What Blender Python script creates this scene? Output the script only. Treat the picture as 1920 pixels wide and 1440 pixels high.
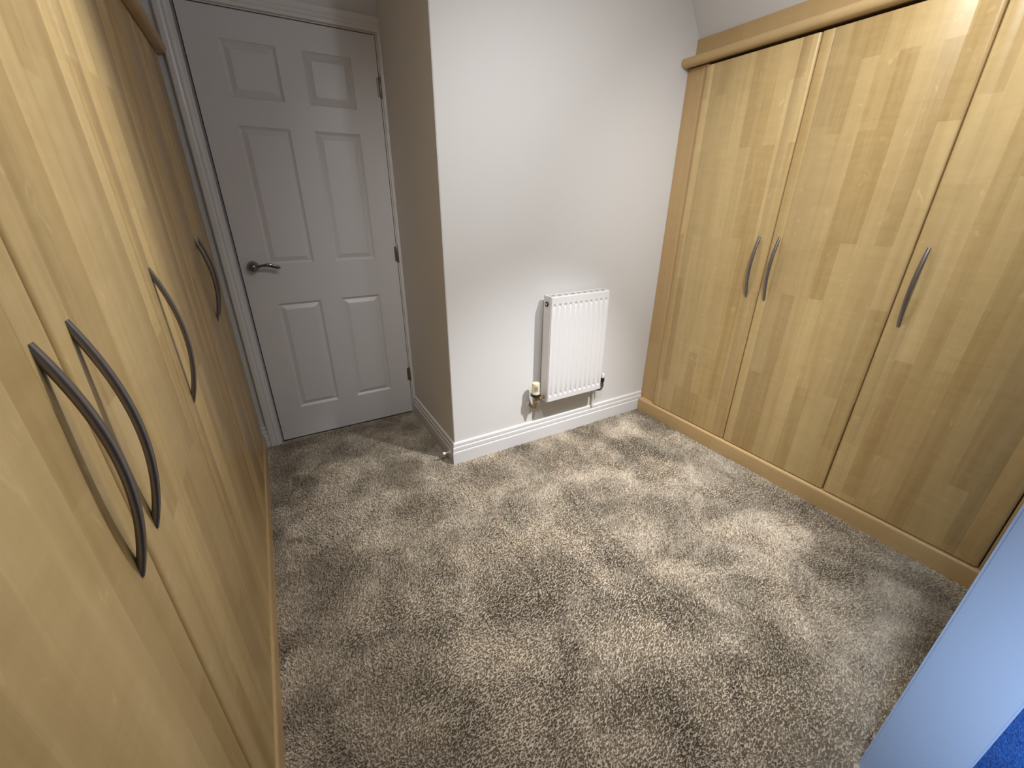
import bpy, bmesh, math, random
import numpy as np
from mathutils import Vector, Matrix

random.seed(7)
rng = np.random.default_rng(11)
scene = bpy.context.scene
for o in list(bpy.data.objects):
    bpy.data.objects.remove(o)
COL = scene.collection

# ------------------------------------------------------------------ camera
F_PX = 771.8
R = ((0.86765022, -0.49714212, 0.00572856),       # image right, in world axes
     (-0.19648853, -0.35346539, -0.91457885),     # image down
     (0.45670052, 0.79240894, -0.40436705))       # viewing direction
cam_data = bpy.data.cameras.new('camera')
cam_data.sensor_width = 36.0
cam_data.sensor_fit = 'HORIZONTAL'
cam_data.lens = 36.0 * F_PX / 1920.0
cam_data.clip_start = 0.02
cam = bpy.data.objects.new('camera', cam_data)
COL.objects.link(cam)
rt, dn, fw = (Vector(r).normalized() for r in R)
m3 = Matrix((rt, -dn, -fw)).transposed()
cam.matrix_world = Matrix.Translation((0, 0, 1.275)) @ m3.to_4x4()
scene.camera = cam

# ------------------------------------------------------------------ world, lights, exposure
world = bpy.data.worlds.new('world')
scene.world = world
world.use_nodes = True
world.node_tree.nodes['Background'].inputs['Color'].default_value = (1.0, 0.86, 0.7, 1)
world.node_tree.nodes['Background'].inputs['Strength'].default_value = 0.0

vs = scene.view_settings
vs.view_transform = 'Standard'
vs.look = 'None'
vs.gamma = 1.0
vs.use_curve_mapping = False
vs.exposure = 0.0
scene.display_settings.display_device = 'sRGB'

WARM = (0.98, 1.0, 1.04)


def lamp(name, kind, loc, power, color, size=0.04, target=None, angle=None, blend=0.6):
    ld = bpy.data.lights.new(name, kind)
    ld.energy = power
    ld.color = color
    ld.shadow_soft_size = size
    if kind == 'SPOT':
        ld.spot_size = math.radians(angle)
        ld.spot_blend = blend
    ob = bpy.data.objects.new(name, ld)
    ob.location = loc
    if target is not None:
        ob.rotation_euler = (Vector(target) - Vector(loc)).to_track_quat('-Z', 'Y').to_euler()
    COL.objects.link(ob)
    return ob


# ceiling spots of the dressing area, and the stray light of their fitting
lamp('ceiling_spot', 'SPOT', (0.54, 0.45, 2.25), 55, WARM, 0.035, (1.40, 1.75, 0.66), 96, 1.0)
lamp('ceiling_spot', 'SPOT', (1.62, 0.45, 2.25), 285, WARM, 0.035, (1.08, 1.12, 0.0), 61, 1.0)
lamp('ceiling_spot', 'SPOT', (1.20, 0.45, 2.25), 45, WARM, 0.035, (1.98, 0.90, 1.38), 97, 1.0)
lamp('ceiling_spot', 'SPOT', (0.72, 1.12, 2.25), 74, WARM, 0.035, (-0.21, 0.78, 1.42), 68, 1.0)
lamp('ceiling_lamp', 'POINT', (1.05, 0.45, 2.16), 6.5, WARM, 0.06)
# unseen cool lights added in the neighbouring room: fill and wall-end spot
lamp('room_fill_light', 'POINT', (0.45, -1.50, 1.70), 4.2, (0.70, 0.82, 1.0), 0.30)
lamp('wall_end_fill', 'SPOT', (-0.45, -0.30, 1.90), 255, (0.72, 0.84, 1.0), 0.26, (1.32, -0.22, 0.20), 24, 1.0)


# ------------------------------------------------------------------ materials
def mat_new(name):
    m = bpy.data.materials.new(name)
    m.use_nodes = True
    nt = m.node_tree
    b = nt.nodes['Principled BSDF']
    return m, nt, b


def N(nt, kind, **kw):
    n = nt.nodes.new(kind)
    for k, v in kw.items():
        setattr(n, k, v)
    return n


def plain(name, color, rough=0.5, metal=0.0, bump=0.0, bscale=200.0, var=0.0, vscale=3.0):
    m, nt, b = mat_new(name)
    b.inputs['Roughness'].default_value = rough
    b.inputs['Metallic'].default_value = metal
    tc = N(nt, 'ShaderNodeTexCoord')
    if var > 0:
        no = N(nt, 'ShaderNodeTexNoise')
        no.inputs['Scale'].default_value = vscale
        no.inputs['Detail'].default_value = 3
        nt.links.new(tc.outputs['Object'], no.inputs['Vector'])
        mx = N(nt, 'ShaderNodeMix', data_type='RGBA')
        mx.inputs['A'].default_value = tuple(c * (1 - var) for c in color) + (1,)
        mx.inputs['B'].default_value = tuple(min(1, c * (1 + var)) for c in color) + (1,)
        nt.links.new(no.outputs['Fac'], mx.inputs['Factor'])
        nt.links.new(mx.outputs['Result'], b.inputs['Base Color'])
    else:
        b.inputs['Base Color'].default_value = tuple(color) + (1,)
    if bump > 0:
        n2 = N(nt, 'ShaderNodeTexNoise')
        n2.inputs['Scale'].default_value = bscale
        n2.inputs['Detail'].default_value = 2
        nt.links.new(tc.outputs['Object'], n2.inputs['Vector'])
        bp = N(nt, 'ShaderNodeBump')
        bp.inputs['Strength'].default_value = bump
        bp.inputs['Distance'].default_value = 0.002
        nt.links.new(n2.outputs['Fac'], bp.inputs['Height'])
        nt.links.new(bp.outputs['Normal'], b.inputs['Normal'])
    return m


def wood(name, dark, light, stave=0.055, rough=0.36, vertical=True, contrast=1.0):
    """maple veneer: staves of random length and tone, fine grain and short curly flecks"""
    m, nt, b = mat_new(name)
    L = nt.links.new
    tc = N(nt, 'ShaderNodeTexCoord')
    oi = N(nt, 'ShaderNodeObjectInfo')
    sep = N(nt, 'ShaderNodeSeparateXYZ')
    L(tc.outputs['Object'], sep.inputs['Vector'])
    mu = N(nt, 'ShaderNodeMath', operation='MULTIPLY')
    mu.inputs[1].default_value = 13.7
    L(oi.outputs['Random'], mu.inputs[0])
    ad = N(nt, 'ShaderNodeMath', operation='ADD')
    L(sep.outputs['Z' if vertical else 'Y'], ad.inputs[0])
    L(mu.outputs[0], ad.inputs[1])
    ad2 = N(nt, 'ShaderNodeMath', operation='ADD')
    L(sep.outputs['Y' if vertical else 'Z'], ad2.inputs[0])
    L(mu.outputs[0], ad2.inputs[1])
    cb = N(nt, 'ShaderNodeCombineXYZ')
    L(ad.outputs[0], cb.inputs['X'])
    L(ad2.outputs[0], cb.inputs['Y'])
    L(sep.outputs['X'], cb.inputs['Z'])

    def brick(bw, rh, off):
        t = N(nt, 'ShaderNodeTexBrick')
        t.offset = off
        t.offset_frequency = 2
        t.inputs['Scale'].default_value = 1.0
        t.inputs['Mortar Size'].default_value = 0.0
        t.inputs['Brick Width'].default_value = bw
        t.inputs['Row Height'].default_value = rh
        t.inputs['Color1'].default_value = (0, 0, 0, 1)
        t.inputs['Color2'].default_value = (1, 1, 1, 1)
        L(cb.outputs[0], t.inputs['Vector'])
        return t
    b1 = brick(0.62, stave, 0.37)
    b2 = brick(0.47, stave * 1.53, 0.61)

    def noise(sx, sy, detail, dist=0.0):
        mp = N(nt, 'ShaderNodeMapping')
        mp.inputs['Scale'].default_value = (sx, sy, sy)
        L(cb.outputs[0], mp.inputs['Vector'])
        t = N(nt, 'ShaderNodeTexNoise')
        t.inputs['Scale'].default_value = 1.0
        t.inputs['Detail'].default_value = detail
        t.inputs['Distortion'].default_value = dist
        L(mp.outputs[0], t.inputs['Vector'])
        return t
    g1 = noise(2.2, 42.0, 4, 0.5)       # long grain
    g2 = noise(9.0, 260.0, 2)           # fine pores
    g3 = noise(34.0, 11.0, 3, 0.8)      # curly cross figure

    def ma(a, fac, add=None):
        n = N(nt, 'ShaderNodeMath', operation='MULTIPLY_ADD')
        L(a, n.inputs[0])
        n.inputs[1].default_value = fac
        if add is None:
            n.inputs[2].default_value = 0.0
        else:
            L(add, n.inputs[2])
        return n.outputs[0]
    g4 = noise(17.0, 26.0, 2, 1.2)      # short bright flecks
    fr = N(nt, 'ShaderNodeMapRange')
    fr.interpolation_type = 'SMOOTHSTEP'
    fr.inputs['From Min'].default_value = 0.64
    fr.inputs['From Max'].default_value = 0.78
    L(g4.outputs['Fac'], fr.inputs['Value'])
    s = ma(b1.outputs['Color'], 0.36)
    s = ma(fr.outputs['Result'], 0.22, s)
    s = ma(b2.outputs['Color'], 0.08, s)
    s = ma(g1.outputs['Fac'], 0.42, s)
    s = ma(g2.outputs['Fac'], 0.07, s)
    s = ma(g3.outputs['Fac'], 0.22, s)
    mr = N(nt, 'ShaderNodeMapRange')
    mr.inputs['From Min'].default_value = 0.62 - 0.34 / contrast
    mr.inputs['From Max'].default_value = 0.62 + 0.34 / contrast
    L(s, mr.inputs['Value'])
    mx = N(nt, 'ShaderNodeMix', data_type='RGBA')
    mx.inputs['A'].default_value = tuple(dark) + (1,)
    mx.inputs['B'].default_value = tuple(light) + (1,)
    L(mr.outputs['Result'], mx.inputs['Factor'])
    L(mx.outputs['Result'], b.inputs['Base Color'])
    b.inputs['Roughness'].default_value = rough
    bp = N(nt, 'ShaderNodeBump')
    bp.inputs['Strength'].default_value = 0.05
    bp.inputs['Distance'].default_value = 0.001
    L(s, bp.inputs['Height'])
    L(bp.outputs['Normal'], b.inputs['Normal'])
    return m


def carpet_mat(name, dark, light, tip=1.0):
    m, nt, b = mat_new(name)
    L = nt.links.new
    tc = N(nt, 'ShaderNodeTexCoord')
    n1 = N(nt, 'ShaderNodeTexNoise')
    n1.inputs['Scale'].default_value = 170.0
    n1.inputs['Detail'].default_value = 2
    L(tc.outputs['Object'], n1.inputs['Vector'])
    n2 = N(nt, 'ShaderNodeTexNoise')
    n2.inputs['Scale'].default_value = 4.2
    n2.inputs['Detail'].default_value = 5
    n2.inputs['Roughness'].default_value = 0.62
    n2.inputs['Distortion'].default_value = 0.6
    L(tc.outputs['Object'], n2.inputs['Vector'])
    a = N(nt, 'ShaderNodeMath', operation='MULTIPLY_ADD')
    L(n1.outputs['Fac'], a.inputs[0])
    a.inputs[1].default_value = 0.62
    mr2 = N(nt, 'ShaderNodeMapRange')
    mr2.inputs['From Min'].default_value = 0.37
    mr2.inputs['From Max'].default_value = 0.64
    L(n2.outputs['Fac'], mr2.inputs['Value'])
    sc = N(nt, 'ShaderNodeMath', operation='MULTIPLY')
    L(mr2.outputs['Result'], sc.inputs[0])
    sc.inputs[1].default_value = 0.62
    L(sc.outputs[0], a.inputs[2])
    mr = N(nt, 'ShaderNodeMapRange')
    mr.inputs['From Min'].default_value = 0.26
    mr.inputs['From Max'].default_value = 1.06
    L(a.outputs[0], mr.inputs['Value'])
    mx = N(nt, 'ShaderNodeMix', data_type='RGBA')
    mx.inputs['A'].default_value = tuple(dark) + (1,)
    mx.inputs['B'].default_value = tuple(light) + (1,)
    L(mr.outputs['Result'], mx.inputs['Factor'])
    L(mx.outputs['Result'], b.inputs['Base Color'])
    b.inputs['Roughness'].default_value = 0.85
    b.inputs['Specular IOR Level'].default_value = 0.15
    b.inputs['Sheen Weight'].default_value = 0.15
    return m


M = {}
M['wall'] = plain('wall_paint', (0.80, 0.775, 0.735), 0.75, bump=0.10, bscale=260)
M['wall_bluelit'] = plain('blue_lit_paint', (0.50, 0.66, 0.95), 0.75, bump=0.10, bscale=260)  # blue light of the next room put into the wall colour
M['ceil'] = plain('ceiling_paint', (0.80, 0.785, 0.76), 0.85, bump=0.08, bscale=220)
M['gloss'] = plain('white_gloss', (0.80, 0.775, 0.75), 0.30, var=0.02, vscale=6)
M['door'] = plain('door_white', (0.74, 0.715, 0.70), 0.36, bump=0.03, bscale=500)
M['rad'] = plain('radiator_enamel', (0.79, 0.765, 0.745), 0.28)
M['maple'] = wood('maple_veneer', (0.42, 0.275, 0.105), (0.73, 0.54, 0.255), 0.056, 0.34, True, 0.98)
M['maple_rail'] = wood('maple_rail', (0.48, 0.315, 0.135), (0.64, 0.45, 0.215), 0.09, 0.34, False, 0.8)
M['maple_stile'] = wood('maple_stile', (0.47, 0.30, 0.13), (0.62, 0.43, 0.205), 0.11, 0.34, True, 0.8)
M['carcass'] = plain('carcass_board', (0.16, 0.10, 0.045), 0.6, var=0.1, vscale=20)
M['bronze'] = plain('brushed_gunmetal', (0.235, 0.215, 0.203), 0.38, 0.85, var=0.08, vscale=60)
M['chrome'] = plain('dark_chrome', (0.24, 0.24, 0.26), 0.10, 1.0, var=0.03, vscale=30)
M['steel'] = plain('hinge_steel', (0.30, 0.27, 0.24), 0.35, 0.9, var=0.1, vscale=50)
M['brass'] = plain('aged_brass', (0.36, 0.27, 0.16), 0.32, 0.9, var=0.15, vscale=60)
M['cream'] = plain('cream_plastic', (0.80, 0.72, 0.50), 0.40, var=0.03, vscale=40)
M['black'] = plain('black_plastic', (0.012, 0.011, 0.010), 0.35, var=0.1, vscale=40)
M['whiteplastic'] = plain('white_plastic', (0.82, 0.79, 0.74), 0.35, var=0.02, vscale=40)
M['carpet'] = carpet_mat('carpet_twist', (0.325, 0.268, 0.192), (0.80, 0.70, 0.56))
M['carpet_bluelit'] = carpet_mat('blue_lit_carpet_twist', (0.022, 0.11, 0.40), (0.060, 0.22, 0.66))  # carpet with the next room's blue light put into its colour
M['carpet_base'] = carpet_mat('carpet_backing', (0.40, 0.34, 0.26), (0.66, 0.58, 0.47))

# ------------------------------------------------------------------ mesh helpers
WORLD = {}


def obj(name, bm, mat, parent=None, origin=(0, 0, 0), smooth=None):
    me = bpy.data.meshes.new(name)
    bmesh.ops.recalc_face_normals(bm, faces=bm.faces)
    bmesh.ops.translate(bm, verts=bm.verts, vec=-Vector(origin))
    if smooth is not None:
        for f in bm.faces:
            f.smooth = True
        for e in bm.edges:
            if len(e.link_faces) == 2 and e.calc_face_angle(0) > math.radians(smooth):
                e.smooth = False
    bm.to_mesh(me)
    bm.free()
    me.materials.append(mat)
    ob = bpy.data.objects.new(name, me)
    COL.objects.link(ob)
    WORLD[ob.name] = Vector(origin)
    if parent is not None:
        ob.parent = parent
        ob.location = Vector(origin) - WORLD[parent.name]
    else:
        ob.location = origin
    return ob


def empty(name, loc):
    o = bpy.data.objects.new(name, None)
    o.empty_display_size = 0.1
    o.location = loc
    COL.objects.link(o)
    WORLD[o.name] = Vector(loc)
    return o


def tag(o, label, cat, group=None):
    o['label'] = label
    o['category'] = cat
    if group:
        o['group'] = group
    return o


def struct(o):
    o['kind'] = 'structure'
    return o


def add_box(bm, lo, hi):
    vs_ = [bm.verts.new((x, y, z)) for x in (lo[0], hi[0]) for y in (lo[1], hi[1]) for z in (lo[2], hi[2])]
    for f in ((0, 1, 3, 2), (4, 6, 7, 5), (0, 4, 5, 1), (2, 3, 7, 6), (0, 2, 6, 4), (1, 5, 7, 3)):
        bm.faces.new([vs_[i] for i in f])
    return vs_


def box(lo, hi, bevel=0.0, seg=2):
    bm = bmesh.new()
    add_box(bm, lo, hi)
    if bevel > 0:
        bmesh.ops.bevel(bm, geom=list(bm.edges), offset=bevel, segments=seg, affect='EDGES', profile=0.5)
    return bm


def prism(poly, axis, a, b, bm=None):
    """extrude a 2-D outline along an axis; the outline is in the two other axes, in x, y, z order"""
    bm = bm or bmesh.new()

    def p(u, v, w):
        return {'X': (w, u, v), 'Y': (u, w, v), 'Z': (u, v, w)}[axis]
    A = [bm.verts.new(p(u, v, a)) for u, v in poly]
    B = [bm.verts.new(p(u, v, b)) for u, v in poly]
    n = len(poly)
    for i in range(n):
        bm.faces.new((A[i], A[(i + 1) % n], B[(i + 1) % n], B[i]))
    bm.faces.new(A)
    bm.faces.new(B[::-1])
    return bm


def sweep(path, section, bm=None, closed_ends=True, scale=None, ref=(0, 1, 0)):
    """sweep a closed section (list of (a, b)) along a list of points; 'ref' is the direction of a"""
    bm = bm or bmesh.new()
    pts = [Vector(p) for p in path]
    rings = []
    for i, p in enumerate(pts):
        t = (pts[min(i + 1, len(pts) - 1)] - pts[max(i - 1, 0)]).normalized()
        A = Vector(ref)
        A = (A - t * A.dot(t)).normalized()
        B = t.cross(A)
        s = scale[i] if scale else (1, 1)
        rings.append([bm.verts.new(p + A * (a * s[0]) + B * (b * s[1])) for a, b in section])
    n = len(section)
    for r0, r1 in zip(rings, rings[1:]):
        for k in range(n):
            bm.faces.new((r0[k], r0[(k + 1) % n], r1[(k + 1) % n], r1[k]))
    if closed_ends:
        bm.faces.new(rings[0][::-1])
        bm.faces.new(rings[-1])
    return bm


def circle(r, n=16):
    return [(r * math.cos(2 * math.pi * k / n), r * math.sin(2 * math.pi * k / n)) for k in range(n)]


def ellipse(a, b, n=14, p=2.6):
    out = []
    for k in range(n):
        c, s = math.cos(2 * math.pi * k / n), math.sin(2 * math.pi * k / n)
        out.append((a * math.copysign(abs(c) ** (2 / p), c), b * math.copysign(abs(s) ** (2 / p), s)))
    return out


def lathe(profile, center, axis=(0, 0, 1), n=24, bm=None):
    """profile: list of (radius, height along the axis from center)"""
    bm = bm or bmesh.new()
    ax = Vector(axis).normalized()
    q = ax.to_track_quat('Z', 'Y')
    c = Vector(center)
    rings = []
    for r, h in profile:
        if r < 1e-6:
            rings.append([bm.verts.new(c + ax * h)])
        else:
            rings.append([bm.verts.new(c + q @ Vector((r * math.cos(2 * math.pi * k / n), r * math.sin(2 * math.pi * k / n), h))) for k in range(n)])
    for r0, r1 in zip(rings, rings[1:]):
        for k in range(n):
            a, b_ = k, (k + 1) % n
            if len(r0) == 1 and len(r1) > 1:
                bm.faces.new((r0[0], r1[b_], r1[a]))
            elif len(r1) == 1 and len(r0) > 1:
                bm.faces.new((r0[a], r0[b_], r1[0]))
            elif len(r0) > 1:
                bm.faces.new((r0[a], r0[b_], r1[b_], r1[a]))
    if len(rings[0]) > 1:
        bm.faces.new(rings[0][::-1])
    if len(rings[-1]) > 1:
        bm.faces.new(rings[-1])
    return bm


# ------------------------------------------------------------------ room dimensions (metres)
FZ = -0.009                 # carpet backing; the tops of the tufts are at z = 0
YB = 1.751                  # face of the projecting wall with the radiator
XC = 0.663                  # its return towards the door
YD = 2.427                  # wall with the door
XL, XR = -0.86, 2.62        # outer side walls
YN = -2.6                   # far end of the neighbouring room
ZC = 2.38                   # flat ceiling
SL = 1.40                   # steepness of the sloping ceiling


def slope_z(x):
    return 2.148 - SL * (x - 1.97)


def slope_x(z):
    return 1.97 + (2.148 - z) / SL


# ------------------------------------------------------------------ shell
fl = struct(obj('floor', box((XL - 0.1, YN - 0.1, FZ - 0.1), (XR + 0.1, YD + 0.15, FZ)), M['carpet_base']))
fl['label'] = 'brown twist-pile carpet floor'
fl2 = struct(obj('floor', box((XL, YN, FZ - 0.002), (XR, -0.066, FZ + 0.002)), M['carpet_bluelit']))
fl2['label'] = 'carpet with blue light put into its colour, beyond the wall end, bottom right corner'

bm = prism([(XL - 0.1, ZC), (slope_x(ZC), ZC), (XR + 0.1, slope_z(XR + 0.1)), (XR + 0.1, ZC + 0.15), (XL - 0.1, ZC + 0.15)],
           'Y', YN - 0.1, YD + 0.15)
struct(obj('ceiling', bm, M['ceil']))

bm = prism([(XC, FZ), (XR, FZ), (XR, slope_z(XR)), (slope_x(ZC), ZC), (XC, ZC)], 'Y', YB, YB + 0.10)
bmesh.ops.bevel(bm, geom=[e for e in bm.edges if all(abs(v.co.x - XC) < 1e-4 and abs(v.co.y - YB) < 1e-4 for v in e.verts)],
                offset=0.0025, segments=2, affect='EDGES')
struct(obj('wall_back', bm, M['wall']))
struct(obj('wall_return', box((XC, YB + 0.10, FZ), (XC + 0.10, YD, ZC)), M['wall']))

DXL, DXR, DZ0, DZ1 = -0.1196, 0.6421, 0.006, 1.986
bm = prism([(XL, FZ), (DXL - 0.03, FZ), (DXL - 0.03, DZ1 + 0.03), (XC + 0.1, DZ1 + 0.03), (XC + 0.1, ZC), (XL, ZC)], 'Y', YD, YD + 0.11)
struct(obj('wall_far', bm, M['wall']))
struct(obj('wall_left', box((XL - 0.1, YN, FZ), (XL, YD + 0.11, ZC)), M['wall']))
bm = prism([(XR, FZ), (XR + 0.1, FZ), (XR + 0.1, slope_z(XR + 0.1)), (XR, slope_z(XR))], 'Y', YN, YB + 0.10)
struct(obj('wall_right', bm, M['wall']))
bm = prism([(XL, FZ), (XR, FZ), (XR, slope_z(XR)), (slope_x(ZC), ZC), (XL, ZC)], 'Y', YN - 0.1, YN)
struct(obj('wall_front', bm, M['wall']))

# partition with the opening the photograph was taken through
PX0, PX1, PY0, PY1, PZ = -0.30, 1.035, -0.078, 0.0505, 2.06
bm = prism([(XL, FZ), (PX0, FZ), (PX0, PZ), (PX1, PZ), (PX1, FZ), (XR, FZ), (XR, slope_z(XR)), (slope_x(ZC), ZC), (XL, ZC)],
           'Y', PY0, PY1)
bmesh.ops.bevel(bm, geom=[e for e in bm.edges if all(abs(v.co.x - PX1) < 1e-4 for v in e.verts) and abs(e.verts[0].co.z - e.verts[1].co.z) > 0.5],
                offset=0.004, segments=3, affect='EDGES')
struct(obj('wall_near', bm, M['wall_bluelit']))  # whole partition carries the blue light in its colour

# ------------------------------------------------------------------ skirting boards
SK = [(0.0, FZ), (0.016, FZ), (0.016, 0.062), (0.0145, 0.066), (0.0115, 0.067), (0.0115, 0.071), (0.0130, 0.073), (0.0130, 0.089),
      (0.0110, 0.0925), (0.0075, 0.0935), (0.0075, 0.097), (0.0095, 0.0995), (0.0095, 0.111), (0.0075, 0.116), (0.004, 0.1185), (0.0, 0.119)]


def skirting(name, start, end, normal, m0=0.0, m1=0.0):
    """profile run from start to end; m0, m1: mitre of the two ends (offset along the run per unit of thickness)"""
    s, e, n = Vector(start), Vector(end), Vector(normal)
    d = (e - s).normalized()
    bm_ = bmesh.new()
    A = [bm_.verts.new(s + n * t + Vector((0, 0, z)) + d * (m0 * t)) for t, z in SK]
    B = [bm_.verts.new(e + n * t + Vector((0, 0, z)) + d * (m1 * t)) for t, z in SK]
    k = len(SK)
    for i in range(k):
        bm_.faces.new((A[i], A[(i + 1) % k], B[(i + 1) % k], B[i]))
    bm_.faces.new(A)
    bm_.faces.new(B[::-1])
    return struct(obj(name, bm_, M['gloss']))


skirting('baseboard_back', (XC, YB, 0), (2.010, YB, 0), (0, -1, 0), m0=-1.0)
skirting('baseboard_return', (XC, YD - 0.017, 0), (XC, YB, 0), (-1, 0, 0), m1=1.0)
skirting('baseboard_far', (-0.60, YD, 0), (-0.1885, YD, 0), (0, -1, 0))

# ------------------------------------------------------------------ door
W = DXR - DXL
rows = [(0.184, 0.781), (0.977, 1.570), (1.674, 1.878)]
cols = [(0.121, 0.329), (0.433, 0.641)]
xs = sorted({0.0, W, *[c for q in cols for c in q]})
zs = sorted({0.0, DZ1 - DZ0, *[r for q in rows for r in q]})
YF = YD + 0.004             # front of the leaf
GD, GW = 0.011, 0.012       # depth and width of the outer slope of the moulding
bm = bmesh.new()
grid = {}


def gv(x, z, y=0.0):
    key = (round(x, 5), round(z, 5), round(y, 5))
    if key not in grid:
        grid[key] = bm.verts.new((DXL + x, YF + y, DZ0 + z))
    return grid[key]


for i in range(len(xs) - 1):
    for j in range(len(zs) - 1):
        x0, x1, z0, z1 = xs[i], xs[i + 1], zs[j], zs[j + 1]
        if (x0, x1) in cols and (z0, z1) in rows:
            o4 = [gv(x0, z0), gv(x1, z0), gv(x1, z1), gv(x0, z1)]
            mid = [gv(x0 + 0.002, z0 + 0.002, 0.0035), gv(x1 - 0.002, z0 + 0.002, 0.0035), gv(x1 - 0.002, z1 - 0.002, 0.0035), gv(x0 + 0.002, z1 - 0.002, 0.0035)]
            i4 = [gv(x0 + GW, z0 + GW, GD), gv(x1 - GW, z0 + GW, GD), gv(x1 - GW, z1 - GW, GD), gv(x0 + GW, z1 - GW, GD)]
            for k in range(4):
                bm.faces.new((o4[k], o4[(k + 1) % 4], mid[(k + 1) % 4], mid[k]))
                bm.faces.new((mid[k], mid[(k + 1) % 4], i4[(k + 1) % 4], i4[k]))
            bm.faces.new(i4)
        else:
            bm.faces.new((gv(x0, z0), gv(x1, z0), gv(x1, z1), gv(x0, z1)))
T = 0.035
H_ = DZ1 - DZ0
for line in ([(x, 0.0) for x in xs], [(x, H_) for x in xs], [(0.0, z) for z in zs], [(W, z) for z in zs]):
    for (x0, z0), (x1, z1) in zip(line, line[1:]):
        bm.faces.new((gv(x0, z0), gv(x1, z1), gv(x1, z1, T), gv(x0, z0, T)))
edge_loop = [gv(x, 0.0, T) for x in xs] + [gv(W, z, T) for z in zs[1:]] + [gv(x, H_, T) for x in xs[-2::-1]] + [gv(0.0, z, T) for z in zs[-2:0:-1]]
bm.faces.new(edge_loop)
door = struct(obj('door_1', bm, M['door'], origin=(DXL, YF, DZ0)))
door['label'] = 'white six-panel interior door, closed, with chrome lever handle'
for x0, x1 in cols:
    for z0, z1 in rows:
        bm = bmesh.new()

        def ring(inset, y):
            return [bm.verts.new((DXL + a, YF + y, DZ0 + b_)) for a, b_ in
                    ((x0 + inset, z0 + inset), (x1 - inset, z0 + inset), (x1 - inset, z1 - inset), (x0 + inset, z1 - inset))]
        r = [ring(GW + 0.001, GD), ring(GW + 0.002, GD - 0.001), ring(GW + 0.021, 0.0012), ring(GW + 0.0225, 0.0008)]
        for a, b_ in zip(r, r[1:]):
            for k in range(4):
                bm.faces.new((a[k], a[(k + 1) % 4], b_[(k + 1) % 4], b_[k]))
        bm.faces.new(r[-1])
        bm.faces.new(r[0][::-1])
        obj('panel', bm, M['door'], door, origin=(DXL + x0, YF, DZ0 + z0))

# lever handle: domed rose, neck and a curved lever with a flattened end
hx, hz = -0.066, 0.978
hroot = lathe([(0.0265, 0.0), (0.0265, 0.005), (0.0245, 0.009), (0.0240, 0.014), (0.0236, 0.022), (0.0215, 0.031), (0.0170, 0.0385), (0.0110, 0.0430), (0.0050, 0.0452), (0.0, 0.0456)],
              (hx, YF, hz), (0, -1, 0), 32)
rose = obj('handle', hroot, M['chrome'], door, origin=(hx, YF, hz), smooth=35)
rose['label'] = 'chrome lever handle on a round domed rose'
path, sc = [], []
for i in range(25):
    t = i / 24
    x = hx + 0.010 + 0.106 * t
    z = hz - 0.001 + 0.009 * math.sin(min(1, t * 1.25) * math.pi * 0.85) - 0.010 * max(0, t - 0.55) ** 1.4 / 0.45 ** 1.4
    y = YF - 0.026 - 0.020 * min(1, t * 2.2) ** 0.7 + 0.004 * t * t
    path.append((x, y, z))
    wz = 1.0 + 0.55 * math.sin(max(0, (t - 0.25) / 0.75) * math.pi * 0.80) if t > 0.25 else 1.0
    wz *= 1.0 if t < 0.93 else math.sqrt(max(0.02, 1 - ((t - 0.93) / 0.07) ** 2))
    sc.append((1.0 if t < 0.93 else math.sqrt(max(0.05, 1 - ((t - 0.93) / 0.07) ** 2)), wz))
obj('lever', sweep(path, ellipse(0.0045, 0.0062, 14, 2.0), scale=sc), M['chrome'], rose, origin=(hx, YF, hz), smooth=40)

for z in (0.268, 1.002, 1.783):
    bm = bmesh.new()
    lathe([(0.0, -0.046), (0.0035, -0.0455), (0.0052, -0.043), (0.0052, 0.043), (0.0035, 0.0455), (0.0, 0.046)], (DXR + 0.0035, YF - 0.004, z), (0, 0, 1), 12, bm)
    add_box(bm, (DXR - 0.012, YF - 0.0006, z - 0.040), (DXR + 0.003, YF + 0.001, z + 0.040))
    obj('hinge', bm, M['steel'], door, origin=(DXR, YF, z), smooth=35)

# lining and architrave
bm = bmesh.new()
add_box(bm, (DXL - 0.030, YD + 0.024, FZ), (DXL - 0.004, YD + 0.10, DZ1 + 0.004))
add_box(bm, (DXR + 0.003, YD + 0.002, FZ), (XC - 0.0005, YD + 0.10, DZ1 + 0.004))
add_box(bm, (DXL - 0.030, YD + 0.002, DZ1 + 0.004), (XC - 0.0005, YD + 0.10, DZ1 + 0.028))
struct(obj('trim_4', bm, M['gloss']))
# architrave profile: (distance from the opening, thickness)
AP = [(0.0, 0.0), (0.0, 0.0105), (0.0025, 0.0130), (0.0120, 0.0130), (0.0135, 0.0150), (0.0190, 0.0175), (0.0250, 0.0175), (0.0265, 0.0155),
      (0.0280, 0.0155), (0.0310, 0.0185), (0.0370, 0.0205), (0.0520, 0.0205), (0.0560, 0.0185), (0.0580, 0.0150), (0.0580, 0.0)]


def arch_piece(name, p0, p1, out, miter0, miter1, clip=None):
    """p0-p1: inner edge of the architrave; out: direction away from the opening"""
    bm_ = bmesh.new()
    p0, p1, out = Vector(p0), Vector(p1), Vector(out)
    d = (p1 - p0).normalized()
    prof = [(min(a, clip), t) for a, t in AP] if clip else AP
    A = [bm_.verts.new(p0 + out * a + Vector((0, -t, 0)) - d * (a * miter0)) for a, t in prof]
    B = [bm_.verts.new(p1 + out * a + Vector((0, -t, 0)) + d * (a * miter1)) for a, t in prof]
    k = len(prof)
    for i in range(k):
        bm_.faces.new((A[i], A[(i + 1) % k], B[(i + 1) % k], B[i]))
    bm_.faces.new(A)
    bm_.faces.new(B[::-1])
    bmesh.ops.remove_doubles(bm_, verts=bm_.verts, dist=1e-6)
    return struct(obj(name, bm_, M['gloss']))


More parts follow.
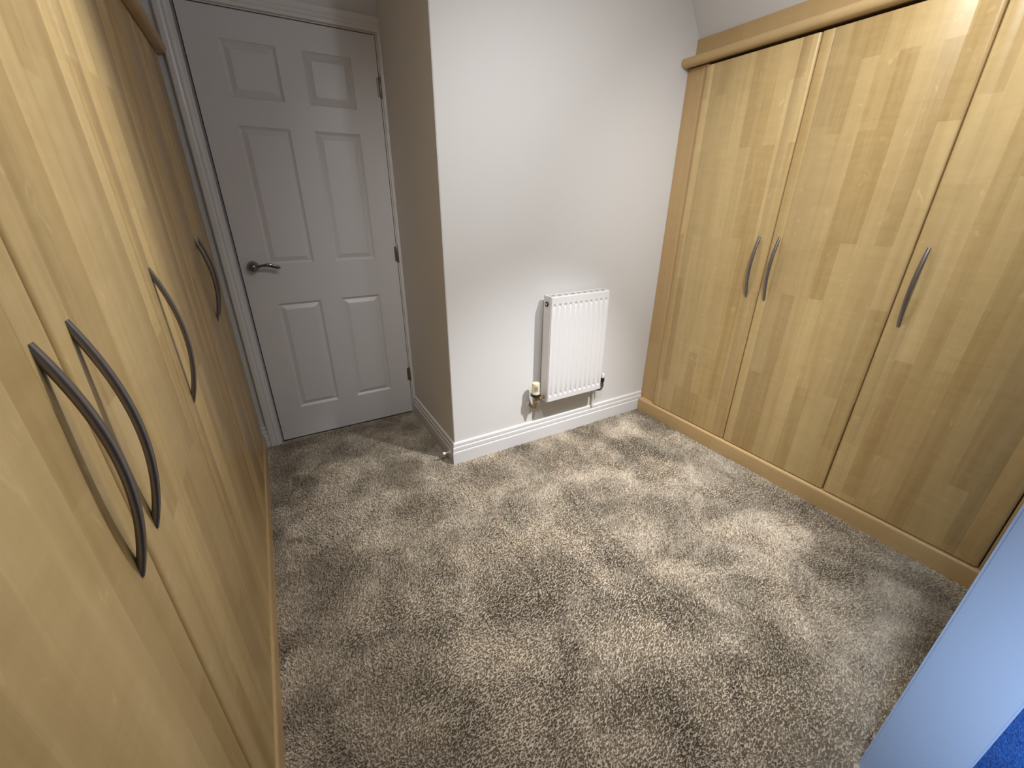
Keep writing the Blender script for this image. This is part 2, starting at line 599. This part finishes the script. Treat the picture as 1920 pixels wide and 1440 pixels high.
AX0, AZ1, AX1 = DXL - 0.0125, DZ1 + 0.009, DXR + 0.0075
arch_piece('trim_1', (AX0, YD, FZ), (AX0, YD, AZ1), (-1, 0, 0), 0, 1)
arch_piece('trim_2', (AX0, YD, AZ1), (XC - 0.0004, YD, AZ1), (0, 0, 1), 1, 0)
bm = prism([(AX1, YD), (AX1, YD - 0.0105), (AX1 + 0.002, YD - 0.0130), (AX1 + 0.0080, YD - 0.0130), (AX1 + 0.0092, YD - 0.0165), (XC - 0.0004, YD - 0.0170), (XC - 0.0004, YD)],
           'Z', FZ, AZ1)
struct(obj('trim_3', bm, M['gloss']))


# ------------------------------------------------------------------ fitted wardrobes
def door_profile(face, back, y0, y1, lips, sgn):
    """plan outline (x, y) of a wardrobe door; sgn = +1 if the front looks to +x; rounded edges and fine lipping grooves"""
    r = 0.010
    pts = [(back, y0)]
    for k in range(5):
        a = k / 4 * math.pi / 2
        pts.append((face - sgn * 0.9 * (r - r * math.sin(a)), y0 + r - r * math.cos(a)))
    for ly in sorted(lips):
        pts += [(face, ly - 0.0012), (face - sgn * 0.0009, ly), (face, ly + 0.0012)]
    for k in range(5):
        a = k / 4 * math.pi / 2
        pts.append((face - sgn * 0.9 * (r - r * math.cos(a)), y1 - r + r * math.sin(a)))
    pts.append((back, y1))
    return pts


def bow_handle(face, y, z0, z1, sgn):
    """flat-section bow handle standing on the door face"""
    n = 30
    bow = 0.027
    path, sc_ = [], []
    for i in range(n + 1):
        t = i / n
        u = 2 * t - 1
        path.append((face + sgn * (bow * (1 - u * u) - 0.0025), y, z0 + (z1 - z0) * t))
        sc_.append((0.80 + 0.20 * (1 - u * u), 1.0))
    return sweep(path, ellipse(0.0068, 0.0048, 14, 3.2), scale=sc_, ref=(0, 1, 0))


def wardrobe_doors(root, face, back, z0, z1, edges, handles, sgn, hz0, hz1, lip):
    for (y0, y1), hy in zip(edges, handles):
        lips = [y0 + lip[0], y1 - lip[1]]
        bm_ = prism(door_profile(face, back, y0, y1, lips, sgn), 'Z', z0, z1)
        d = obj('door', bm_, M['maple'], root, origin=(face, (y0 + y1) / 2, z0), smooth=40)
        if hy is not None:
            h = obj('handle', bow_handle(face, hy, hz0, hz1, sgn), M['bronze'], d, origin=(face, hy, (hz0 + hz1) / 2), smooth=40)
            h['label'] = 'dark metal bow handle'


def cornice(root, name, face, z0, sgn, y0, y1, back, top):
    """bull-nosed rail with a plain frieze set back above it"""
    nose = face + sgn * 0.034
    pts = [(back, z0 + 0.006), (face - sgn * 0.012, z0 + 0.006), (face - sgn * 0.006, z0)]
    r = 0.018
    for k in range(9):
        a = -math.pi / 2 + math.pi * k / 8
        pts.append((nose - sgn * (r - r * math.cos(a)), z0 + 0.019 + 0.019 * math.sin(a)))
    fr = face - sgn * 0.060
    pts += [(fr, z0 + 0.040), (fr, top), (back, top)]
    return obj(name, prism(pts, 'Y', y0, y1), M['maple_rail'], root, origin=(face, y0, z0), smooth=30)


def plinth(root, front, back, z1, y0, y1, sgn):
    pts = [(back, FZ), (front, FZ), (front, z1 - 0.012)]
    for k in range(1, 6):
        a = k / 5 * math.pi / 2
        pts.append((front - sgn * (0.010 - 0.010 * math.cos(a)), z1 - 0.012 + 0.012 * math.sin(a)))
    pts.append((back, z1))
    return obj('plinth', prism(pts, 'Y', y0, y1), M['maple_rail'], root, origin=(front, y0, FZ), smooth=30)


# right: under the sloping ceiling
RF, RB = 1.994, 2.0145
right = empty('fitted_wardrobe', (RF, 0.9, FZ))
tag(right, 'maple fitted wardrobe with three doors under the sloping ceiling, right of the radiator', 'wardrobe')
ys, ye = YB - 0.001, PY1 + 0.001
wardrobe_doors(right, RF, RB, 0.084, 1.872, [(1.1255, 1.626), (0.6205, 1.1215), (0.1085, 0.6165)], [1.178, 1.088, 0.577], -1, 0.858, 1.138, (0.064, 0.045))
obj('stile', box((2.0160, 1.6285, 0.075), (2.034, ys, 1.886), 0.0015), M['maple_stile'], right, origin=(2.016, 1.68, 0.08))
obj('stile', box((1.9980, ye, 0.075), (2.034, 0.1055, 1.886), 0.004), M['maple_stile'], right, origin=(2.016, 0.08, 0.08))
bm = prism([(2.0350, 0.075), (2.50, 0.075), (2.50, slope_z(2.50) - 0.01), (slope_x(1.886) - 0.008, 1.886), (2.0350, 1.886)], 'Y', ye, ys)
obj('carcass', bm, M['carcass'], right, origin=(2.0350, ye, 0.075))
plinth(right, 1.980, 2.30, 0.079, ye, ys - 0.0165, -1)
cornice(right, 'cornice', RF, 1.886, -1, ye, ys, 2.068, 2.010)

# left: along the wall up to the door wall
LF, LB = -0.214, -0.236
left = empty('fitted_wardrobe', (LF, 1.2, FZ))
tag(left, 'long maple fitted wardrobe with five doors filling the left side beside the white door', 'wardrobe')
e = [0.150, 0.607, 1.067, 1.526, 1.985, 2.412]
ed = [(a + 0.0025, b_ - 0.0025) for a, b_ in zip(e, e[1:])]
wardrobe_doors(left, LF, LB, 0.078, 1.787, ed, [0.558, 0.655, 1.120, 1.930, 2.040], 1, 0.843, 1.147, (0.066, 0.062))
bm = box((-0.84, 0.060, 0.070), (-0.238, 2.4085, 1.80))
obj('carcass', bm, M['carcass'], left, origin=(-0.84, 0.06, 0.07))
obj('stile', box((-0.237, 0.058, 0.073), (LF - 0.004, 0.147, 1.797), 0.0015), M['maple_stile'], left, origin=(LF, 0.1, 0.07))
plinth(left, -0.207, -0.60, 0.072, 0.058, 2.4095, 1)
cornice(left, 'cornice', LF, 1.797, 1, 0.058, 2.4095, -0.30, 1.955)

# ------------------------------------------------------------------ radiator
RX0, RX1, RZ0, RZ1 = 1.176, 1.556, 0.268, 0.847
RYF, RYB = 1.656, 1.722
rad = empty('radiator', ((RX0 + RX1) / 2, (RYF + RYB) / 2, RZ0))
tag(rad, 'small white panel radiator with vertical ribs hung on the pale wall', 'radiator')
ro = ((RX0 + RX1) / 2, RYF, RZ0)
# pressed front panel: eleven recessed channels between a flat border
nx, nz = 178, 120
gx = np.linspace(RX0 + 0.004, RX1 - 0.004, nx)
gz = np.linspace(RZ0 + 0.004, RZ1 - 0.004, nz)
# denser rows where the channels end
gz = np.unique(np.concatenate([np.linspace(RZ0 + 0.004, RZ0 + 0.024, 5), np.linspace(RZ0 + 0.024, RZ0 + 0.050, 18), np.linspace(RZ0 + 0.05, RZ1 - 0.06, 8),
                               np.linspace(RZ1 - 0.06, RZ1 - 0.032, 18), np.linspace(RZ1 - 0.032, RZ1 - 0.004, 5)]))
pitch = 0.0336
c0 = (RX0 + RX1) / 2 - 5 * pitch


def depth(x, z):
    k = round((x - c0) / pitch)
    k = min(10, max(0, k))
    dx = abs(x - (c0 + k * pitch))
    cross = 0.5 + 0.5 * math.cos(min(1.0, dx / 0.0105) * math.pi)
    a = min(1.0, max(0.0, (z - (RZ0 + 0.030)) / 0.010))
    b_ = min(1.0, max(0.0, ((RZ1 - 0.037) - z) / 0.010))
    body = min(a, b_)
    # deeper dimple at both ends of a channel
    e1 = max(0.0, 1 - abs(z - (RZ0 + 0.041)) / 0.012)
    e2 = max(0.0, 1 - abs(z - (RZ1 - 0.048)) / 0.012)
    dot = 0.5 + 0.5 * math.cos(min(1.0, dx / 0.0085) * math.pi)
    return cross * 0.0020 * body + dot * 0.0062 * max(e1, e2)


bm = bmesh.new()
vv = [[bm.verts.new((x, RYF + depth(x, z), z)) for x in gx] for z in gz]
for j in range(len(gz) - 1):
    for i in range(nx - 1):
        bm.faces.new((vv[j][i], vv[j][i + 1], vv[j + 1][i + 1], vv[j + 1][i]))
# thin raised rim and the return edge of the panel
per = [vv[0][i] for i in range(nx)] + [vv[j][-1] for j in range(1, len(gz))] + [vv[-1][i] for i in range(nx - 2, -1, -1)] + [vv[j][0] for j in range(len(gz) - 2, 0, -1)]
back_ring = [bm.verts.new((v.co.x, RYF + 0.012, v.co.z)) for v in per]
for i in range(len(per)):
    k = (i + 1) % len(per)
    bm.faces.new((per[i], per[k], back_ring[k], back_ring[i]))
obj('front_panel', bm, M['rad'], rad, origin=ro, smooth=50)
# casing frame round the panel: a 4 mm lip a little behind it
bm = bmesh.new()
add_box(bm, (RX0, RYF + 0.0035, RZ0), (RX0 + 0.0015, RYB, RZ1))
bmesh.ops.bevel(bm, geom=list(bm.edges), offset=0.0006, segments=1, affect='EDGES')
side = obj('side_panel', bm, M['rad'], rad, origin=(RX0, RYB, RZ0))
s2 = side.copy()
s2.location.x += RX1 - RX0 - 0.0015
COL.objects.link(s2)
bm = bmesh.new()
add_box(bm, (RX0 + 0.0015, RYF + 0.0045, RZ0 + 0.001), (RX1 - 0.0015, RYF + 0.012, RZ0 + 0.004))
add_box(bm, (RX0 + 0.0015, RYF + 0.0045, RZ0 + 0.004), (RX0 + 0.0038, RYF + 0.012, RZ1 - 0.004))
add_box(bm, (RX1 - 0.0038, RYF + 0.0045, RZ0 + 0.004), (RX1 - 0.0015, RYF + 0.012, RZ1 - 0.004))
obj('panel_edge', bm, M['rad'], rad, origin=ro)
# top grille with a row of slots
bm = bmesh.new()
gy0, gy1 = RYF + 0.0045, RYB
add_box(bm, (RX0 + 0.0015, gy0, RZ1 - 0.006), (RX1 - 0.0015, gy0 + 0.013, RZ1))
add_box(bm, (RX0 + 0.0015, gy1 - 0.014, RZ1 - 0.006), (RX1 - 0.0015, gy1, RZ1))
nb = 9
for i in range(nb + 1):
    x = RX0 + 0.006 + (RX1 - RX0 - 0.012) * i / nb
    add_box(bm, (x - 0.0045, gy0 + 0.013, RZ1 - 0.005), (x + 0.0045, gy1 - 0.014, RZ1 - 0.0005))
obj('top_grille', bm, M['rad'], rad, origin=ro)
# convector fins seen through the grille, and the rear sheet
bm = bmesh.new()
for i in range(40):
    x = RX0 + 0.012 + (RX1 - RX0 - 0.024) * i / 39
    add_box(bm, (x - 0.0004, RYF + 0.013, RZ0 + 0.03), (x + 0.0004, RYB - 0.004, RZ1 - 0.03))
fins = obj('convector_fins', bm, M['rad'], rad, origin=ro)
fins['kind'] = 'stuff'
obj('rear_panel', box((RX0 + 0.002, RYB - 0.003, RZ0 + 0.01), (RX1 - 0.002, RYB - 0.0015, RZ1 - 0.01)), M['rad'], rad, origin=ro)
for x in (RX0 + 0.07, RX1 - 0.07):
    bm = bmesh.new()
    add_box(bm, (x - 0.016, RYB - 0.0010, RZ0 + 0.05), (x + 0.016, YB, RZ1 - 0.07))
    obj('wall_bracket', bm, M['rad'], rad, origin=(x, RYB, RZ0 + 0.05))
# bleed plug on the upper left end
py, pz = RYF + 0.036, RZ1 - 0.040
bm = lathe([(0.0128, 0.0), (0.0128, 0.003), (0.0115, 0.0045), (0.0110, 0.0062), (0.0070, 0.0062), (0.0070, 0.0030)], (RX0, py, pz), (-1, 0, 0), 20)
pl = obj('bleed_plug', bm, M['black'], rad, origin=(RX0, py, pz), smooth=35)
bm = lathe([(0.0056, 0.0029), (0.0056, 0.0066), (0.0034, 0.0074), (0.0, 0.0075)], (RX0, py, pz), (-1, 0, 0), 6)
obj('bleed_screw', bm, M['whiteplastic'], pl, origin=(RX0, py, pz))

# thermostatic valve on the left
vx, vy = 1.1225, 1.690
vz = 0.292
valve = obj('thermostatic_valve', lathe([(0.0, -0.030), (0.0105, -0.030), (0.0125, -0.027), (0.0125, -0.016), (0.0100, -0.014), (0.0100, 0.006), (0.0145, 0.008), (0.0145, 0.022), (0.0, 0.022)],
            (vx, vy, vz), (0, 0, 1), 20), M['brass'], rad, origin=(vx, vy, vz), smooth=35)
valve['label'] = 'brass valve with cream thermostatic head'
bm = bmesh.new()
# knurled black collar
prof = []
for h, r in ((0.019, 0.0255), (0.020, 0.0275), (0.0315, 0.0275), (0.0325, 0.0260)):
    prof.append((r, h))
lathe(prof, (vx, vy, vz), (0, 0, 1), 36, bm)
obj('collar', bm, M['black'], valve, origin=(vx, vy, vz), smooth=50)
bm = bmesh.new()
prof = [(0.0235, 0.0325), (0.0240, 0.036), (0.0225, 0.040), (0.0215, 0.046), (0.0215, 0.088), (0.0205, 0.0935), (0.0180, 0.0955), (0.0100, 0.0965), (0.0, 0.0965)]
lathe(prof, (vx, vy, vz), (0, 0, 1), 36, bm)
obj('thermostatic_head', bm, M['cream'], valve, origin=(vx, vy, vz), smooth=40)
# grip window: darker recess on the side that faces the room
bm = bmesh.new()
vs_ = []
for k in range(7):
    a = math.radians(222 + 8.5 * k)
    for zz in (vz + 0.053, vz + 0.080):
        for r in (0.0212, 0.0221):
            vs_.append(bm.verts.new((vx + r * math.cos(a), vy + r * math.sin(a), zz)))
for k in range(6):
    i = 4 * k
    a0, a1, a2, a3 = vs_[i:i + 4]
    b0, b1, b2, b3 = vs_[i + 4:i + 8]
    for f in ((a1, b1, b3, a3), (a0, b0, b1, a1), (a2, a3, b3, b2), (a0, a2, b2, b0)):
        bm.faces.new(f)
bm.faces.new((vs_[0], vs_[1], vs_[3], vs_[2]))
bm.faces.new((vs_[24], vs_[25], vs_[27], vs_[26]))
wmat = plain('cream_plastic_shade', (0.42, 0.36, 0.22), 0.5, var=0.05, vscale=60)
obj('setting_window', bm, wmat, valve, origin=(vx, vy, vz), smooth=40)
# union nut to the radiator
bm = bmesh.new()
lathe([(0.0105, 0.006), (0.0105, 0.020)], (vx, vy, vz), (1, 0, 0), 16, bm)
lathe([(0.0145, 0.020), (0.0155, 0.022), (0.0155, 0.034), (0.0145, 0.036)], (vx, vy, vz), (1, 0, 0), 6, bm)
lathe([(0.0095, 0.036), (0.0095, RX0 - vx)], (vx, vy, vz), (1, 0, 0), 16, bm)
obj('union_nut', bm, M['brass'], valve, origin=(vx, vy, vz), smooth=35)
# tail pipe bending into the wall, with its cover plate
path = [(vx, vy, vz - 0.026), (vx, vy, vz - 0.046)]
for k in range(1, 9):
    a = k / 8 * math.pi / 2
    path.append((vx, vy + 0.016 * (1 - math.cos(a)), vz - 0.046 - 0.016 * math.sin(a)))
path.append((vx, YB - 0.002, vz - 0.062))
obj('pipe', sweep(path, circle(0.0075, 14), ref=(1, 0, 0)), M['brass'], rad, origin=(vx, vy, vz - 0.03), smooth=40)
bm = lathe([(0.0215, 0.0), (0.0215, 0.002), (0.0180, 0.005), (0.0095, 0.0065)], (vx, YB, vz - 0.062), (0, -1, 0), 28)
obj('pipe_cover', bm, M['whiteplastic'], rad, origin=(vx, YB, vz - 0.062), smooth=40)

# lockshield valve on the right
lx, ly, lz = 1.598, 1.690, 0.290
lock = obj('lockshield_valve', lathe([(0.0, -0.028), (0.0085, -0.028), (0.0100, -0.025), (0.0100, -0.014), (0.0085, -0.012), (0.0085, 0.004), (0.0, 0.004)], (lx, ly, lz), (0, 0, 1), 18),
           M['chrome'], rad, origin=(lx, ly, lz), smooth=35)
bm = lathe([(0.0100, 0.004), (0.0112, 0.006), (0.0112, 0.030), (0.0100, 0.031)], (lx, ly, lz), (0, 0, 1), 20)
obj('collar', bm, M['black'], lock, origin=(lx, ly, lz), smooth=40)
bm = lathe([(0.0095, 0.031), (0.0100, 0.034), (0.0092, 0.052), (0.0070, 0.057), (0.0, 0.058)], (lx, ly, lz), (0, 0, 1), 20)
obj('valve_cap', bm, M['whiteplastic'], lock, origin=(lx, ly, lz), smooth=40)
bm = bmesh.new()
lathe([(0.0085, -(lx - RX1)), (0.0085, -0.005)], (lx, ly, lz), (1, 0, 0), 14, bm)
lathe([(0.0125, -0.034), (0.0125, -0.020)], (lx, ly, lz), (1, 0, 0), 6, bm)
obj('union_nut', bm, M['chrome'], lock, origin=(lx, ly, lz), smooth=35)
path = [(lx, ly, lz - 0.024), (lx, ly, lz - 0.036), (lx - 0.003, ly + 0.004, lz - 0.046), (lx - 0.010, ly + 0.012, lz - 0.052), (lx - 0.018, ly + 0.026, lz - 0.055), (lx - 0.022, ly + 0.036, lz - 0.057)]
obj('pipe', sweep(path, circle(0.0060, 14), ref=(0.7, -0.7, 0)), M['chrome'], rad, origin=(lx, ly, lz - 0.03), smooth=40)
qx, qy, qz = path[-1]
path = [(qx, qy, qz + 0.004), (qx - 0.001, qy + 0.006, qz - 0.002), (qx - 0.001, qy + 0.009, qz - 0.012), (qx - 0.001, qy + 0.010, qz - 0.040), (qx - 0.001, qy + 0.010, 0.1185)]
obj('pipe', sweep(path, circle(0.0066, 14), ref=(1, 0, 0)), M['whiteplastic'], rad, origin=(qx, qy, qz), smooth=40)

# ------------------------------------------------------------------ door stop on the return skirting
sx, sy, sz = XC - 0.016, 1.788, 0.046
bm = lathe([(0.0125, 0.0), (0.0125, 0.002), (0.0100, 0.004), (0.0045, 0.0055), (0.0042, 0.026)], (sx, sy, sz), (-1, 0, 0), 18)
stop = obj('door_stop', bm, M['whiteplastic'], origin=(sx, sy, sz), smooth=35)
tag(stop, 'small white door stop fixed low on the skirting at the wall corner', 'door stop')
bm = lathe([(0.0050, 0.026), (0.0085, 0.027), (0.0092, 0.031), (0.0092, 0.036), (0.0075, 0.0385), (0.0, 0.039)], (sx, sy, sz), (-1, 0, 0), 18)
obj('rubber_tip', bm, M['whiteplastic'], stop, origin=(sx, sy, sz), smooth=35)


# ------------------------------------------------------------------ carpet pile
def smooth_noise(x, y, freq, seed):
    r = np.random.default_rng(seed)
    g = r.random((64, 64))
    u, v = x * freq, y * freq
    i, j = np.floor(u).astype(int), np.floor(v).astype(int)
    fu, fv = u - i, v - j
    fu, fv = fu * fu * (3 - 2 * fu), fv * fv * (3 - 2 * fv)
    G = lambda a, b_: g[a % 64, b_ % 64]
    return (G(i, j) * (1 - fu) + G(i + 1, j) * fu) * (1 - fv) + (G(i, j + 1) * (1 - fu) + G(i + 1, j + 1) * fu) * fv


def pile(regions, step, mat, parent):
    P = []
    for x0, x1, y0, y1 in regions:
        nx_, ny_ = int((x1 - x0) / step), int((y1 - y0) / step)
        X, Y = np.meshgrid(np.linspace(x0, x1, nx_), np.linspace(y0, y1, ny_))
        P.append(np.stack([X.ravel(), Y.ravel()], 1))
    P = np.concatenate(P)
    n = len(P)
    P = P + rng.uniform(-0.5, 0.5, (n, 2)) * step
    x, y = P[:, 0], P[:, 1]
    # brushed direction of the pile changes from patch to patch
    w = smooth_noise(x + 5, y + 5, 2.6, 1) + 0.55 * smooth_noise(x + 5, y + 5, 6.3, 2) + 0.3 * smooth_noise(x + 5, y + 5, 13.0, 3)
    dirn = w * 7.0 + rng.normal(0, 0.75, n)
    lean = (0.0026 + 0.0034 * smooth_noise(x + 9, y + 3, 5.0, 4)) * rng.uniform(0.3, 1.3, n)
    hgt = 0.0085 * rng.uniform(0.72, 1.10, n)
    wid = 0.0024 * rng.uniform(0.75, 1.25, n)
    ang = rng.uniform(0, 2 * math.pi, n)
    c, s = np.cos(ang), np.sin(ang)
    lx_, ly_ = lean * np.cos(dirn), lean * np.sin(dirn)
    V = np.empty((n, 6, 3), np.float32)
    for k, (f, wf, lf) in enumerate(((0.0, 0.8, 0.0), (0.62, 1.0, 0.45), (1.0, 0.55, 1.0))):
        for q, sg in ((0, -1), (1, 1)):
            tw = 0.5 * k
            cc, ss = np.cos(ang + tw), np.sin(ang + tw)
            V[:, 2 * k + q, 0] = x + lx_ * lf + sg * cc * wid * wf
            V[:, 2 * k + q, 1] = y + ly_ * lf + sg * ss * wid * wf
            V[:, 2 * k + q, 2] = FZ + hgt * f
    base = (np.arange(n) * 6)[:, None]
    Fq = np.concatenate([base + np.array([[0, 1, 3, 2]]), base + np.array([[2, 3, 5, 4]])], 1).reshape(-1, 4).astype(np.int32)
    me = bpy.data.meshes.new('carpet_pile')
    me.vertices.add(n * 6)
    me.vertices.foreach_set('co', V.ravel())
    me.loops.add(Fq.size)
    me.loops.foreach_set('vertex_index', Fq.ravel())
    me.polygons.add(len(Fq))
    me.polygons.foreach_set('loop_start', np.arange(0, Fq.size, 4, dtype=np.int32))
    me.update(calc_edges=True)
    me.materials.append(mat)
    ob = bpy.data.objects.new('carpet_pile', me)
    COL.objects.link(ob)
    ob['kind'] = 'stuff'
    ob.parent = parent
    ob.location = (0, 0, 0)
    return ob


pile([(-0.203, 0.640, -0.064, YD - 0.004),
      (0.640, 1.020, -0.064, YB - 0.019),
      (1.020, 1.975, PY1 + 0.004, YB - 0.019)], 0.0047, M['carpet'], fl)
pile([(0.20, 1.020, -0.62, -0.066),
      (1.020, 2.000, -0.62, PY0 - 0.004)], 0.0047, M['carpet_bluelit'], fl2)
